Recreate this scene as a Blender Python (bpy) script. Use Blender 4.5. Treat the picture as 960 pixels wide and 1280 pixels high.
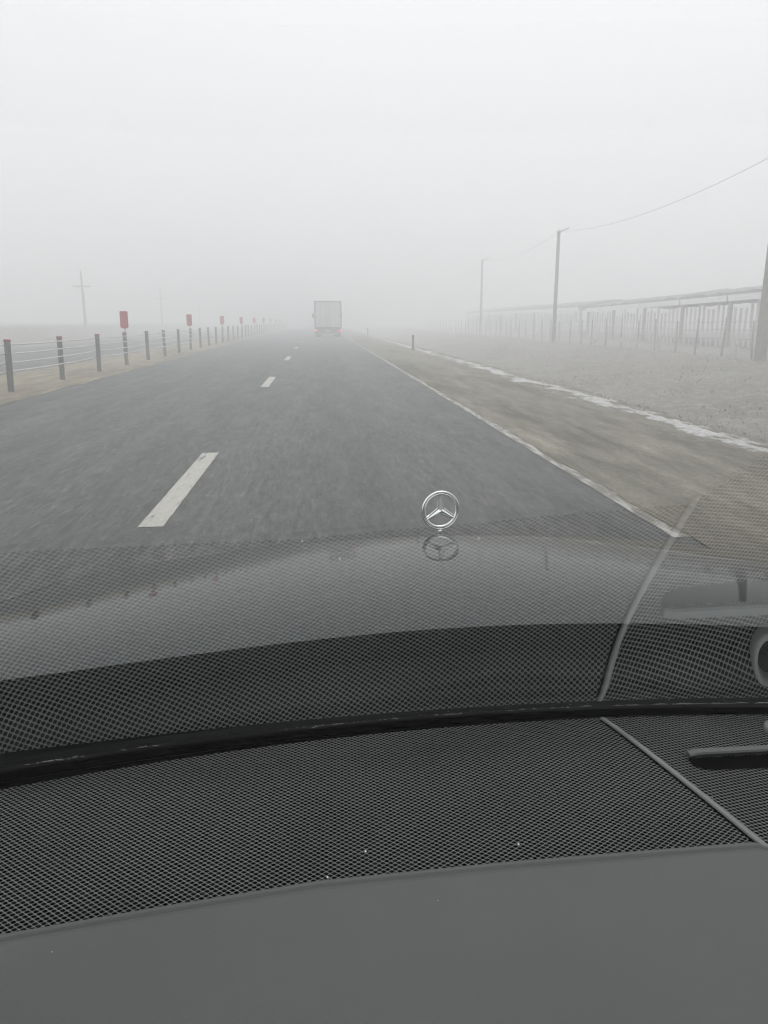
import bpy, bmesh, math, random
from mathutils import Vector, Matrix, noise as mnoise

random.seed(7)
SC = bpy.context.scene
COL = SC.collection
for o in list(bpy.data.objects):
    bpy.data.objects.remove(o)

# ------------------------------------------------------------------ camera, sky, sun, exposure
H = 1.4                                   # eye height above the road
cam = bpy.data.objects.new('camera', bpy.data.cameras.new('camera'))
COL.objects.link(cam)
PITCH, YAW = math.radians(13.572), math.radians(4.603)
cam.location = (0, 0, H)
cam.rotation_euler = (math.radians(90) - PITCH, 0, -YAW)
cam.data.sensor_fit = 'VERTICAL'
cam.data.sensor_height = 36.0
cam.data.lens = 990.0 / 1280.0 * 36.0
cam.data.clip_start = 0.005
cam.data.clip_end = 2000
SC.camera = cam

SUN_EL, SUN_AZ = math.radians(58), math.radians(20)
world = bpy.data.worlds.new('World')
SC.world = world
world.use_nodes = True
wn, wl = world.node_tree.nodes, world.node_tree.links
wn.clear()
sky = wn.new('ShaderNodeTexSky'); sky.sky_type = 'NISHITA'; sky.sun_disc = False
sky.sun_elevation = SUN_EL; sky.sun_rotation = SUN_AZ
sky.air_density = 1.0; sky.dust_density = 6.0; sky.ozone_density = 1.0
hsv = wn.new('ShaderNodeHueSaturation'); hsv.inputs['Saturation'].default_value = 0.12
wl.new(sky.outputs[0], hsv.inputs['Color'])
# even overcast over the clear-sky model: radiance rises from the horizon to the zenith as under any cloud deck
wtc = wn.new('ShaderNodeTexCoord'); wsp = wn.new('ShaderNodeSeparateXYZ'); wl.new(wtc.outputs['Generated'], wsp.inputs[0])
wmx = wn.new('ShaderNodeMath'); wmx.operation = 'MAXIMUM'; wmx.inputs[1].default_value = 0; wl.new(wsp.outputs['Z'], wmx.inputs[0])
wma = wn.new('ShaderNodeMath'); wma.operation = 'MULTIPLY_ADD'; wma.inputs[1].default_value = 4.0; wma.inputs[2].default_value = 9.3
wl.new(wmx.outputs[0], wma.inputs[0])
wti = wn.new('ShaderNodeMix'); wti.data_type = 'RGBA'; wti.blend_type = 'MULTIPLY'; wti.inputs[0].default_value = 1
wl.new(wma.outputs[0], wti.inputs[6]); wti.inputs[7].default_value = (.990, 1.0, 1.018, 1)
mixw = wn.new('ShaderNodeMix'); mixw.data_type = 'RGBA'; mixw.inputs[0].default_value = 0.9
wl.new(hsv.outputs[0], mixw.inputs[6]); wl.new(wti.outputs[2], mixw.inputs[7])
bg = wn.new('ShaderNodeBackground'); bg.inputs['Strength'].default_value = 0.1
wl.new(mixw.outputs[2], bg.inputs['Color'])
wo = wn.new('ShaderNodeOutputWorld'); wl.new(bg.outputs[0], wo.inputs['Surface'])

sl = bpy.data.lights.new('sun', 'SUN'); sl.energy = .8; sl.angle = math.radians(40); sl.color = (1, .98, .95)
sun = bpy.data.objects.new('sun', sl); COL.objects.link(sun)
sd = Vector((math.sin(SUN_AZ) * math.cos(SUN_EL), math.cos(SUN_AZ) * math.cos(SUN_EL), math.sin(SUN_EL)))
sun.rotation_euler = sd.to_track_quat('Z', 'Y').to_euler()
sun.location = (0, 0, 60)

SC.view_settings.view_transform = 'Standard'
SC.view_settings.look = 'None'
SC.view_settings.gamma = 1
SC.view_settings.exposure = 0.30
SC.render.engine = 'CYCLES'
cy = SC.cycles
cy.use_denoising = True
cy.max_bounces = 10; cy.volume_bounces = 6; cy.transparent_max_bounces = 12
cy.diffuse_bounces = 3; cy.glossy_bounces = 4
cy.sample_clamp_indirect = 6
cy.filter_width = 1.15
cy.caustics_reflective = False; cy.caustics_refractive = False

# ------------------------------------------------------------------ helpers
def tag(o, label=None, cat=None, group=None, kind=None):
    if label: o['label'] = label
    if cat: o['category'] = cat
    if group: o['group'] = group
    if kind: o['kind'] = kind
    return o

def empty(name, loc=(0, 0, 0)):
    o = bpy.data.objects.new(name, None); COL.objects.link(o); o.location = loc
    o.empty_display_size = .1
    return o

def link(name, me, parent=None, loc=None):
    o = bpy.data.objects.new(name, me); COL.objects.link(o)
    if parent: o.parent = parent
    if loc is not None: o.location = loc
    return o

def raw(name, verts, faces, mat, parent=None, smooth=False):
    me = bpy.data.meshes.new(name); me.from_pydata([tuple(v) for v in verts], [], faces); me.update()
    if mat: me.materials.append(mat)
    if smooth:
        for p in me.polygons: p.use_smooth = True
    return link(name, me, parent)

class MB:
    """collects shapes of one part"""
    def __init__(s): s.v = []; s.f = []
    def add(s, vs, fs):
        n = len(s.v); s.v += [tuple(v) for v in vs]; s.f += [tuple(i + n for i in q) for q in fs]; return s
    def box(s, x0, x1, y0, y1, z0, z1):
        return s.add([(x0,y0,z0),(x1,y0,z0),(x1,y1,z0),(x0,y1,z0),(x0,y0,z1),(x1,y0,z1),(x1,y1,z1),(x0,y1,z1)],
                     [(0,3,2,1),(4,5,6,7),(0,1,5,4),(1,2,6,5),(2,3,7,6),(3,0,4,7)])
    def bevbox(s, x0, x1, y0, y1, z0, z1, b):
        bm = bmesh.new(); bmesh.ops.create_cube(bm, size=1)
        for v in bm.verts:
            v.co = Vector(((x0+x1)/2 + v.co.x*(x1-x0), (y0+y1)/2 + v.co.y*(y1-y0), (z0+z1)/2 + v.co.z*(z1-z0)))
        bmesh.ops.bevel(bm, geom=bm.edges[:], offset=b, segments=2, affect='EDGES', profile=.5)
        bm.verts.ensure_lookup_table()
        s.add([v.co for v in bm.verts], [[v.index for v in f.verts] for f in bm.faces]); bm.free(); return s
    def tube(s, pts, rad, n=8, cap=True):
        pts = [Vector(p) for p in pts]; m = len(pts)
        rad = rad if isinstance(rad, (list, tuple)) else [rad] * m
        vs, fs = [], []
        prev = None
        for i, p in enumerate(pts):
            t = (pts[min(i+1, m-1)] - pts[max(i-1, 0)]).normalized()
            a = prev if prev is not None else (Vector((0,0,1)) if abs(t.z) < .9 else Vector((1,0,0)))
            u = (a - t * a.dot(t)).normalized(); prev = u; w = t.cross(u)
            for k in range(n):
                an = 2 * math.pi * k / n
                vs.append(p + (u * math.cos(an) + w * math.sin(an)) * rad[i])
        for i in range(m - 1):
            for k in range(n):
                fs.append((i*n+k, i*n+(k+1) % n, (i+1)*n+(k+1) % n, (i+1)*n+k))
        if cap:
            fs.append(tuple(range(n-1, -1, -1))); fs.append(tuple((m-1)*n + k for k in range(n)))
        return s.add(vs, fs)
    def build(s, name, mat, parent=None, smooth=False, loc=None):
        o = raw(name, s.v, s.f, mat, parent, smooth)
        if loc is not None: o.location = loc
        return o

def autosmooth(o, ang=35):
    bpy.context.view_layer.objects.active = o
    for p in o.data.polygons: p.use_smooth = True
    bm = bmesh.new(); bm.from_mesh(o.data)
    for e in bm.edges:
        if len(e.link_faces) == 2 and e.calc_face_angle(0) > math.radians(ang): e.smooth = False
    bm.to_mesh(o.data); bm.free()
    return o

# ------------------------------------------------------------------ materials
def newmat(name):
    m = bpy.data.materials.new(name); m.use_nodes = True
    nt = m.node_tree; nt.nodes.clear()
    out = nt.nodes.new('ShaderNodeOutputMaterial')
    return m, nt, out

def bsdf(nt, out, col=(.5,.5,.5), rough=.6, metal=0, spec=.5):
    b = nt.nodes.new('ShaderNodeBsdfPrincipled')
    b.inputs['Base Color'].default_value = (*col, 1); b.inputs['Roughness'].default_value = rough
    b.inputs['Metallic'].default_value = metal; b.inputs['Specular IOR Level'].default_value = spec
    nt.links.new(b.outputs[0], out.inputs['Surface']); return b

def N(nt, t, **kw):
    n = nt.nodes.new(t)
    for k, v in kw.items():
        if k in n.bl_rna.properties: setattr(n, k, v)
        else: n.inputs[k].default_value = v
    return n

def coords(nt, scale=(1,1,1), rot=(0,0,0)):
    tc = N(nt, 'ShaderNodeTexCoord'); mp = N(nt, 'ShaderNodeMapping')
    mp.inputs['Scale'].default_value = scale; mp.inputs['Rotation'].default_value = rot
    nt.links.new(tc.outputs['Object'], mp.inputs[0]); return mp.outputs[0]

def noise(nt, vec, scale, detail=4, rough=.55):
    n = N(nt, 'ShaderNodeTexNoise'); n.inputs['Scale'].default_value = scale
    n.inputs['Detail'].default_value = detail; n.inputs['Roughness'].default_value = rough
    nt.links.new(vec, n.inputs['Vector']); return n.outputs['Fac']

def ramp(nt, fac, stops):
    r = N(nt, 'ShaderNodeValToRGB'); e = r.color_ramp.elements
    while len(e) > 1: e.remove(e[-1])
    for i, (p, c) in enumerate(stops):
        el = e[0] if i == 0 else e.new(p)
        el.position = p; el.color = (*c, 1) if len(c) == 3 else c
    nt.links.new(fac, r.inputs[0]); return r.outputs[0]

def mixc(nt, fac, a, b, mode='MIX'):
    m = N(nt, 'ShaderNodeMix', data_type='RGBA', blend_type=mode)
    for s, v in ((0, fac), (6, a), (7, b)):
        if hasattr(v, 'is_linked') or hasattr(v, 'links'): nt.links.new(v, m.inputs[s])
        elif s == 0: m.inputs[0].default_value = v
        else: m.inputs[s].default_value = (*v, 1)
    return m.outputs[2]

def bump(nt, b, h, strength=.3, dist=.01):
    n = N(nt, 'ShaderNodeBump'); n.inputs['Strength'].default_value = strength; n.inputs['Distance'].default_value = dist
    nt.links.new(h, n.inputs['Height']); nt.links.new(n.outputs[0], b.inputs['Normal'])

def simple(name, col, rough=.6, metal=0, spec=.5, var=.12, vs=6.0, bmp=0, bs=60):
    m, nt, out = newmat(name); b = bsdf(nt, out, col, rough, metal, spec)
    v = coords(nt)
    lo = tuple(c * (1 - var) for c in col); hi = tuple(min(1, c * (1 + var)) for c in col)
    nt.links.new(ramp(nt, noise(nt, v, vs), [(.3, lo), (.7, hi)]), b.inputs['Base Color'])
    if bmp: bump(nt, b, noise(nt, v, bs, 3), bmp, .004)
    return m

def asphalt(name, base, seed):
    m, nt, out = newmat(name); b = bsdf(nt, out, base, .55, 0, .35)
    big = noise(nt, coords(nt, (.55, .05, 1)), 1.0, 3)                       # wear along the lane
    mid = noise(nt, coords(nt, (2.2, .30, 1)), 1.6, 5, .65)
    grain = noise(nt, coords(nt, (1, .16, 1)), 19, 4, .8)                    # coarse aggregate, dragged along by traffic
    fine = noise(nt, coords(nt, (1, .35, 1)), 60, 3, .75)
    chip = noise(nt, coords(nt, (1, .30, 1), (0, 0, .2)), 34, 2, .6)
    c = ramp(nt, big, [(.3, tuple(x * .80 for x in base)), (.7, tuple(x * 1.2 for x in base))])
    # wheel tracks polished dark, one pair per lane
    sp = N(nt, 'ShaderNodeSeparateXYZ'); nt.links.new(coords(nt), sp.inputs[0])
    t1 = N(nt, 'ShaderNodeMath', operation='MULTIPLY_ADD'); t1.inputs[1].default_value = 2 * math.pi / 1.8; t1.inputs[2].default_value = -.6 * 2 * math.pi / 1.8
    nt.links.new(sp.outputs['X'], t1.inputs[0])
    wob = N(nt, 'ShaderNodeMath', operation='MULTIPLY_ADD'); wob.inputs[1].default_value = 2.2; nt.links.new(big, wob.inputs[0]); nt.links.new(t1.outputs[0], wob.inputs[2])
    t2 = N(nt, 'ShaderNodeMath', operation='COSINE'); nt.links.new(wob.outputs[0], t2.inputs[0])
    t3 = N(nt, 'ShaderNodeMath', operation='MULTIPLY_ADD'); t3.inputs[1].default_value = .5; t3.inputs[2].default_value = .5; nt.links.new(t2.outputs[0], t3.inputs[0])
    c = mixc(nt, 1.0, c, ramp(nt, t3.outputs[0], [(.2, (1.12, 1.12, 1.12)), (.8, (.86, .86, .86))]), 'MULTIPLY')
    c = mixc(nt, 1.0, c, ramp(nt, mid, [(.3, (.78, .78, .78)), (.72, (1.18, 1.18, 1.16))]), 'MULTIPLY')
    c = mixc(nt, 1.0, c, ramp(nt, grain, [(.34, (.25, .25, .25)), (.5, (.92, .92, .92)), (.60, (1.5, 1.49, 1.44)), (.70, (3.0, 2.95, 2.8))]), 'MULTIPLY')
    c = mixc(nt, 1.0, c, ramp(nt, fine, [(.35, (.7, .7, .7)), (.65, (1.3, 1.3, 1.3))]), 'MULTIPLY')
    c = mixc(nt, ramp(nt, chip, [(.66, (0,) * 3), (.74, (.55,) * 3)]), c, (.26, .25, .235))
    nt.links.new(c, b.inputs['Base Color'])
    nt.links.new(ramp(nt, mid, [(.3, (.45,) * 3), (.7, (.7,) * 3)]), b.inputs['Roughness'])
    bump(nt, b, grain, .7, .02)
    return m

def paint(name, col, under, wear=.30):
    m, nt, out = newmat(name); b = bsdf(nt, out, col, .6)
    w = noise(nt, coords(nt, (1, .15, 1)), 14, 6, .75)
    g = noise(nt, coords(nt, (1, .25, 1)), 40, 4, .7)
    c = ramp(nt, w, [(wear, under), (wear + .1, col)])
    c = mixc(nt, 1.0, c, ramp(nt, g, [(.3, (.8,) * 3), (.7, (1.1,) * 3)]), 'MULTIPLY')
    nt.links.new(c, b.inputs['Base Color']); bump(nt, b, g, .3, .004)
    return m

def sand(name, base, frost=.0):
    m, nt, out = newmat(name); b = bsdf(nt, out, base, .9, 0, .2)
    big = noise(nt, coords(nt, (1.0, .16, 1)), .9, 5, .65)
    mid = noise(nt, coords(nt, (1.0, .16, 1)), 4.5, 6, .72)
    g = noise(nt, coords(nt, (1, .5, 1)), 34, 4, .7)
    c = ramp(nt, big, [(.3, tuple(x * .5 for x in base)), (.5, base), (.72, tuple(x * 1.42 for x in base))])
    c = mixc(nt, 1.0, c, ramp(nt, mid, [(.3, (.5, .49, .47)), (.7, (1.4, 1.4, 1.4))]), 'MULTIPLY')
    c = mixc(nt, 1.0, c, ramp(nt, g, [(.32, (.7,) * 3), (.68, (1.25,) * 3)]), 'MULTIPLY')
    if frost:
        fr = noise(nt, coords(nt, (1, .12, 1)), 2.6, 6, .75)
        c = mixc(nt, ramp(nt, fr, [(.62 - frost, (0,) * 3), (.75 - frost, (.7,) * 3)]), c, (.62, .63, .64))
    nt.links.new(c, b.inputs['Base Color']); bump(nt, b, mid, .7, .05)
    return m

def turf(name, a, bcol, frost_at):
    m, nt, out = newmat(name); b = bsdf(nt, out, a, .95, 0, .1)
    big = noise(nt, coords(nt), .35, 4)
    mid = noise(nt, coords(nt, (1, .7, 1)), 4.2, 8, .78)
    g = noise(nt, coords(nt), 18, 5, .75)
    c = ramp(nt, big, [(.35, a), (.65, bcol)])
    c = mixc(nt, 1.0, c, ramp(nt, g, [(.3, (.6,) * 3), (.7, (1.35,) * 3)]), 'MULTIPLY')
    c = mixc(nt, ramp(nt, mid, [(frost_at, (0,) * 3), (frost_at + .22, (.62,) * 3)]), c, (.46, .465, .465))
    nt.links.new(c, b.inputs['Base Color']); bump(nt, b, mid, .8, .08)
    return m

def snowmat(cover=False):
    m, nt, out = newmat('snow'); b = bsdf(nt, out, (.78, .79, .8), .8, 0, .2)
    g = noise(nt, coords(nt), 14, 6, .75)
    c = ramp(nt, g, [(.33, (.30, .285, .26)), (.52, (.52, .52, .51)), (.7, (.70, .71, .71))])
    if cover:
        at = N(nt, 'ShaderNodeAttribute'); at.attribute_name = 'cover'
        k = N(nt, 'ShaderNodeMath', operation='MULTIPLY_ADD'); k.inputs[1].default_value = 1.0; nt.links.new(at.outputs['Fac'], k.inputs[0])
        g2 = N(nt, 'ShaderNodeMath', operation='MULTIPLY_ADD'); g2.inputs[1].default_value = 1.3; g2.inputs[2].default_value = -.65
        nt.links.new(noise(nt, coords(nt, (1, .35, 1)), 16, 6, .8), g2.inputs[0]); nt.links.new(g2.outputs[0], k.inputs[2])
        under = ramp(nt, noise(nt, coords(nt, (1, .2, 1)), 9, 5, .7), [(.3, (.12, .108, .088)), (.7, (.25, .226, .19))])
        c = mixc(nt, ramp(nt, k.outputs[0], [(.15, (0,) * 3), (.85, (1,) * 3)]), under, c)
    nt.links.new(c, b.inputs['Base Color'])
    bump(nt, b, g, .8, .03)
    return m

M = {}
M['asphalt'] = asphalt('asphalt', (.050, .051, .049), 1)
M['paint'] = paint('road_paint', (.47, .455, .41), (.15, .15, .145), .36)
M['edgepaint'] = paint('edge_paint', (.42, .405, .37), (.15, .135, .11), .465)
M['shoulder'] = sand('shoulder_grit', (.182, .168, .132), .0)
M['median'] = sand('median_sand', (.26, .225, .165))
M['turf'] = turf('frosted_turf', (.205, .185, .162), (.262, .243, .22), .48)
M['snow'] = snowmat(); M['snowcover'] = snowmat(True)
M['post'] = simple('galvanised_post', (.10, .115, .105), .6, .2, .4, .25, 9)
M['red'] = simple('red_plate', (.42, .035, .04), .5, 0, .4, .12, 12)
M['dullred'] = simple('dirty_red_cap', (.26, .07, .065), .8, 0, .2, .3, 14)
M['cable'] = simple('steel_cable', (.60, .61, .61), .5, .0)
M['concrete'] = simple('concrete', (.28, .265, .24), .9, 0, .2, .18, 5, .3, 50)
M['hazeconcrete'] = simple('haze_paled_concrete', (.46, .455, .44), .9, 0, .2, .12, 5)  # paler copy of the concrete, thicker haze put into its colour
M['palewood'] = simple('pale_shed_wood', (.32, .31, .29), .9, 0, .2, .25, 8)  # shed posts paled as well, haze put into the colour
M['wood'] = simple('weathered_wood', (.17, .15, .125), .9, 0, .2, .25, 8, .3, 40)
M['hazewood'] = simple('haze_paled_wood', (.33, .315, .29), .9, 0, .2, .25, 8)  # fence posts paled, denser fog put into the wood colour
M['steel'] = simple('dull_steel', (.20, .20, .20), .5, .5)
M['frostgrass'] = simple('frosted_dry_grass', (.36, .34, .305), .95, 0, .1, .3, 3)
M['frostweed'] = simple('frosted_weed', (.62, .62, .61), .95, 0, .1, .2, 9)
M['roof'] = simple('shed_roof', (.27, .265, .26), .9, 0, .2, .3, 1.5)
M['fascia'] = simple('white_fascia', (.86, .87, .88), .8, 0, .2, .1, 2)  # plain white boards under the eave
M['wall'] = simple('haze_paled_slats', (.56, .555, .54), .9, 0, .2, .2, 1.2)  # pale tone puts haze into the slat colour
M['truckbox'] = simple('truck_box_paint', (.66, .65, .62), .55, 0, .4, .14, 1.6)
M['truckdark'] = simple('truck_dark_frame', (.05, .052, .05), .7, 0, .4, .3, 4)
M['rubber'] = simple('rubber', (.02, .02, .02), .85, 0, .3, .3, 8)
M['plate'] = simple('plate_white', (.6, .6, .58), .5)
M['cabpaint'] = simple('cab_paint', (.5, .5, .5), .35)
def emis(name, col, st):
    m, nt, out = newmat(name); b = bsdf(nt, out, tuple(c * .6 for c in col), .3)
    b.inputs['Emission Color'].default_value = (*col, 1); b.inputs['Emission Strength'].default_value = st
    return m
M['taillight'] = emis('lit_tail_lamp', (1, .03, .03), 3.5)

# ------------------------------------------------------------------ ground, roads
def lerp(t, pts):
    if t <= pts[0][0]: return pts[0][1]
    for (a, va), (b, vb) in zip(pts, pts[1:]):
        if t <= b:
            k = (t - a) / (b - a); k = k * k * (3 - 2 * k)
            return va + (vb - va) * k
    return pts[-1][1]
PROF = [(-300, .95), (-60, .9), (-30, .78), (-25, .68), (-19, .02), (-16.2, -.07), (-8.2, -.03), (2.4, -.03), (4.9, -.06),
        (5.4, -.08), (7.2, -.42), (11.5, -.06), (14, .12), (16.3, -.02), (30, .05), (300, .3)]
def gz(x, y):
    z = lerp(x, PROF)
    if x < -17.5 or x > 5.2:
        am = min(1, (abs(x) - 5) / 4) * .09
        z += mnoise.noise(Vector((x * .45, y * .35, 3))) * am + mnoise.noise(Vector((x * 1.7, y * 1.4, 9))) * am * .5
    return z
xs = [-295, -200, -140, -100, -80, -60, -50, -42, -36, -32, -29, -27, -25, -23.5, -22, -20.5, -19, -17.6, -16.4, -14, -8.2, -5, 0, 2.4, 4.3, 4.9]
x = 5.2
while x < 17: xs.append(x); x += .4
xs += [18, 20, 23, 27, 32, 40, 52, 70, 100, 150, 220, 295]
ys = [-140, -90, -50, -25, -12, -6, -2]
y = 0.0
while y < 420:
    ys.append(y); y += .5 if y < 30 else 1.0 if y < 60 else 4 if y < 120 else 20
ys.append(440)
gv = [(x, y, gz(x, y)) for y in ys for x in xs]
nx = len(xs)
gf = [(j*nx+i, j*nx+i+1, (j+1)*nx+i+1, (j+1)*nx+i) for j in range(len(ys)-1) for i in range(nx-1)]
tag(raw('ground', gv, gf, M['turf'], smooth=True), kind='structure')

def sheet(name, x0, x1, z, mat, jag0=0, jag1=0, step=.35, y0=-60, y1=430, sd=0):
    vs, fs = [], []; y = y0; k = 0
    while y < y1:
        a = x0 + jag0 * (mnoise.noise(Vector((y * .55, sd, 1))) + .6 * mnoise.noise(Vector((y * 2.1, sd, 5))))
        b = x1 + jag1 * (mnoise.noise(Vector((y * .55, sd, 21))) + .6 * mnoise.noise(Vector((y * 2.1, sd, 25))))
        vs += [(a, y, z), (b, y, z)]
        if k: fs.append((2*k-2, 2*k-1, 2*k+1, 2*k))
        k += 1
        y += step if 0 <= y < 60 else step * 6 if y < 140 else 20
    return tag(raw(name, vs, fs, mat), kind='structure')
sheet('road', -5.9, 3.0, 0, M['asphalt'], step=20)
sheet('opposite_road', -16.0, -7.8, 0, M['asphalt'], step=20)
sheet('shoulder', 2.425, 5.0, .008, M['shoulder'], .05, .18, step=.15, sd=3)
sheet('median', -8.25, -5.42, .008, M['median'], .16, .16, sd=8)
# painted lines: the edge line and the lane dashes
sheet('edge_line', 2.32, 2.475, .004, M['edgepaint'], .006, .03, step=.12, y0=4.9, sd=11)
sheet('opposite_edge_line', -15.6, -15.45, .004, M['edgepaint'], .01, .01, sd=12)
y0 = 5.36 - 12.0 * 2
for i in range(18):
    yy = y0 + i * 12.05
    vs, fs = [], []
    n = 24
    for k in range(n + 1):
        q = yy + 3.2 * k / n
        a = -1.282 + mnoise.noise(Vector((q * 5, 1, i))) * .006; b = -1.108 + mnoise.noise(Vector((q * 5, 4, i))) * .006
        vs += [(a, q, .004), (b, q, .004)]
        if k: fs.append((2*k-2, 2*k-1, 2*k+1, 2*k))
    if yy + 3.2 < 2 or yy > 150: continue
    tag(raw('lane_dash', vs, fs, M['paint']), kind='structure')

# snow blown along the shoulder edge: one thin crusty ridge nobody could count
sv_, sf_, sc_ = [], [], []
yl = []; y = 4.5
while y < 120: yl.append(y); y += .05 if y < 18 else .10 if y < 34 else .4 if y < 60 else 1.2
xl = [4.25 + .042 * i for i in range(48)]
for y in yl:
    cen = 5.02 + .14 * mnoise.noise(Vector((y * .22, 7, 7))) + .05 * mnoise.noise(Vector((y * 1.1, 7, 7)))
    for x in xl:
        d = (x - cen) / (.46 + .20 * mnoise.noise(Vector((y * .3, 1, 3))))
        pro = math.exp(-d * d * (1.0 if x < cen else .55))
        nz = mnoise.fractal(Vector((x * 3.2, y * 1.1, 4)), .9, 2.1, 5)
        hgt = .030 * (pro * (1.0 + 1.2 * nz) - .62 + .30 * mnoise.noise(Vector((x * 7, y * 3.1, 6))) + .42 * mnoise.noise(Vector((x * 19, y * 7, 2))))
        base = .009 if x < 5.0 else max(gz(x, y), -.08) if x < 5.25 else gz(x, y)
        sv_.append((x, y, base + max(-.06, hgt + .007))); sc_.append(max(0, min(1, hgt / .013 + .05)))
nx_ = len(xl)
for j in range(len(yl) - 1):
    for i in range(nx_ - 1):
        q = (j*nx_+i, j*nx_+i+1, (j+1)*nx_+i+1, (j+1)*nx_+i)
        if max(sv_[k][2] - (.009 if sv_[k][0] < 5.1 else gz(sv_[k][0], sv_[k][1])) for k in q) > -.02: sf_.append(q)
so = raw('snow_strip', sv_, sf_, M['snowcover'], smooth=True)
ca = so.data.attributes.new('cover', 'FLOAT', 'POINT')
for i, q in enumerate(sc_): ca.data[i].value = q
tag(so, 'ragged strip of blown snow along the outer edge of the right shoulder', 'snow', kind='stuff')

# frosted dead grass on both banks
def grass(name, n, xr, yr, hr, mat, ypow=1.6):
    vs, fs = [], []
    for i in range(n):
        y = yr[0] + (random.random() ** ypow) * (yr[1] - yr[0]); x = random.uniform(*xr)
        if mnoise.noise(Vector((x * .8, y * .5, 4))) + random.uniform(-.3, .5) < 0: continue
        z = gz(x, y) - .01; h = random.uniform(*hr); w = random.uniform(.006, .014) * (1 + y * .02)
        an = random.random() * math.pi; lx, ly = random.gauss(0, .5) * h, random.gauss(0, .5) * h
        ca, sa = math.cos(an) * w, math.sin(an) * w
        k = len(vs)
        vs += [(x - ca, y - sa, z), (x + ca, y + sa, z), (x + ca*.7 + lx*.4, y + sa*.7 + ly*.4, z + h*.65), (x - ca*.7 + lx*.4, y - sa*.7 + ly*.4, z + h*.65), (x + lx, y + ly, z + h)]
        fs += [(k, k+1, k+2, k+3), (k+3, k+2, k+4)]
    return raw(name, vs, fs, mat)
tag(grass('dry_grass', 24000, (5.3, 16.5), (8, 75), (.02, .07), M['frostgrass']),
    'frosted dry grass covering the bank right of the road', 'grass', kind='stuff')
tag(grass('dry_grass', 16000, (-34, -16.4), (30, 120), (.06, .2), M['frostgrass'], 1.2),
    'dry brown grass on the far side of the opposite road', 'grass', kind='stuff')

# ------------------------------------------------------------------ cable barrier in the median
BX = -6.22
bar = tag(empty('cable_barrier', (BX, 16.7, 0)), 'wire rope barrier of dark posts with red caps along the median', 'barrier')
pm = MB().bevbox(-.055, .055, -.04, .04, -.25, .985, .012)
pmesh = pm.build('post', M['post'], bar).data
bpy.data.objects.remove(bpy.data.objects['post'])
cmesh = MB().bevbox(-.060, .060, -.045, .045, .0, .055, .012).build('cap', M['dullred'], bar).data
bpy.data.objects.remove(bpy.data.objects['cap'])
SP = 3.33
post_y = []
for i in range(-3, 46):
    yy = 16.75 + SP * i
    post_y.append(yy)
    p = link('post', pmesh, bar, (0, SP * i, 0))
    p.rotation_euler = (random.gauss(0, .022), random.gauss(0, .022), random.gauss(0, .06))
    c = link('cap', cmesh, p, (0, 0, .985))
for hgt in (.93, .75, .575, .40):
    pts = []
    for i in range(-3, 46):
        for q in range(4 if i < 12 else 1):
            s = q / 4
            pts.append(((.068 if (i % 2) else -.068) * (1 - s) + (.068 if ((i + 1) % 2) else -.068) * s, SP * (i + s), hgt + random.gauss(0, .002) - .012 * math.sin(s * math.pi)))
    MB().tube(pts, .015, 6).build('cable', M['cable'], bar, True)

# red marker plates, one on every fourth post
words = ['nearest and largest red marker plate above the barrier posts', 'second red marker plate from the left on the barrier',
         'third red marker plate along the barrier', 'fourth red marker plate along the barrier, paling in fog', 'fifth red marker plate along the barrier, faint in fog',
         'sixth red marker plate along the barrier, very faint', 'seventh red marker plate along the barrier, almost lost in fog',
         'eighth red marker plate along the barrier, just left of the truck distance', 'ninth and farthest red marker plate along the barrier']
for k in range(9):
    yy = 16.75 + SP * (3 + 4 * k)
    t = tag(empty('marker_plate', (BX, yy, 1.06)), words[k], 'sign', 'red marker plates on the barrier')
    w, b0, b1 = .125, .10, .64
    out = [(-w, b0 + .045), (-w + .06, b0), (w - .06, b0), (w, b0 + .045), (w, b1 - .02), (w - .02, b1), (-w + .02, b1), (-w, b1 - .02)]
    vs = [(x, -.012, z) for x, z in out] + [(x, .012, z) for x, z in out]
    fs = [tuple(range(8)), tuple(range(15, 7, -1))] + [(i, i + 8, (i + 1) % 8 + 8, (i + 1) % 8) for i in range(8)]
    pl = raw('plate', vs, fs, M['red'], t); pl.rotation_euler = (0, random.gauss(0, .02), random.gauss(0, .05))
    MB().tube([(0, .028, -.05), (0, .028, .5)], .014, 8).build('bracket', M['steel'], t)

# ------------------------------------------------------------------ poles and wires
def tapered(mb, x, y, z0, z1, a, b):
    return mb.add([(x-a,y-a,z0),(x+a,y-a,z0),(x+a,y+a,z0),(x-a,y+a,z0),(x-b,y-b,z1),(x+b,y-b,z1),(x+b,y+b,z1),(x-b,y+b,z1)],
                  [(0,3,2,1),(4,5,6,7),(0,1,5,4),(1,2,6,5),(2,3,7,6),(3,0,4,7)])
RP = [(14.1, 24.8, 'thick concrete pole at the right edge of the picture'), (14, 47.5, 'slim concrete pole with short arm standing before the fence'),
      (14, 69.6, 'farthest concrete pole, faint in fog left of the slim pole')]
for x, y, lab in RP:
    r = tag(empty('concrete_pole', (x, y, gz(x, y))), lab, 'pole', 'concrete poles right of the road')
    tapered(MB(), 0, 0, -.4, 6.35, .14 if y < 30 else .095, .075).build('shaft', M['concrete'] if y < 60 else M['hazeconcrete'], r)  # farthest shaft takes the paler concrete with haze in its colour
    MB().tube([(.0, -.1, 6.22), (.32, -.1, 6.42), (.6, -.1, 6.5)], .03, 6).build('arm', M['steel'], r)
    MB().tube([(-.0, -.1, 6.3), (-.0, -.1, 6.44)], .035, 6).build('insulator', M['plate'], r)
span = ['overhead wire running from the right edge to the slim pole', 'faint overhead wire between the slim pole and the next pole in fog', 'overhead wire of the farthest span, nearly hidden by fog']
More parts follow.
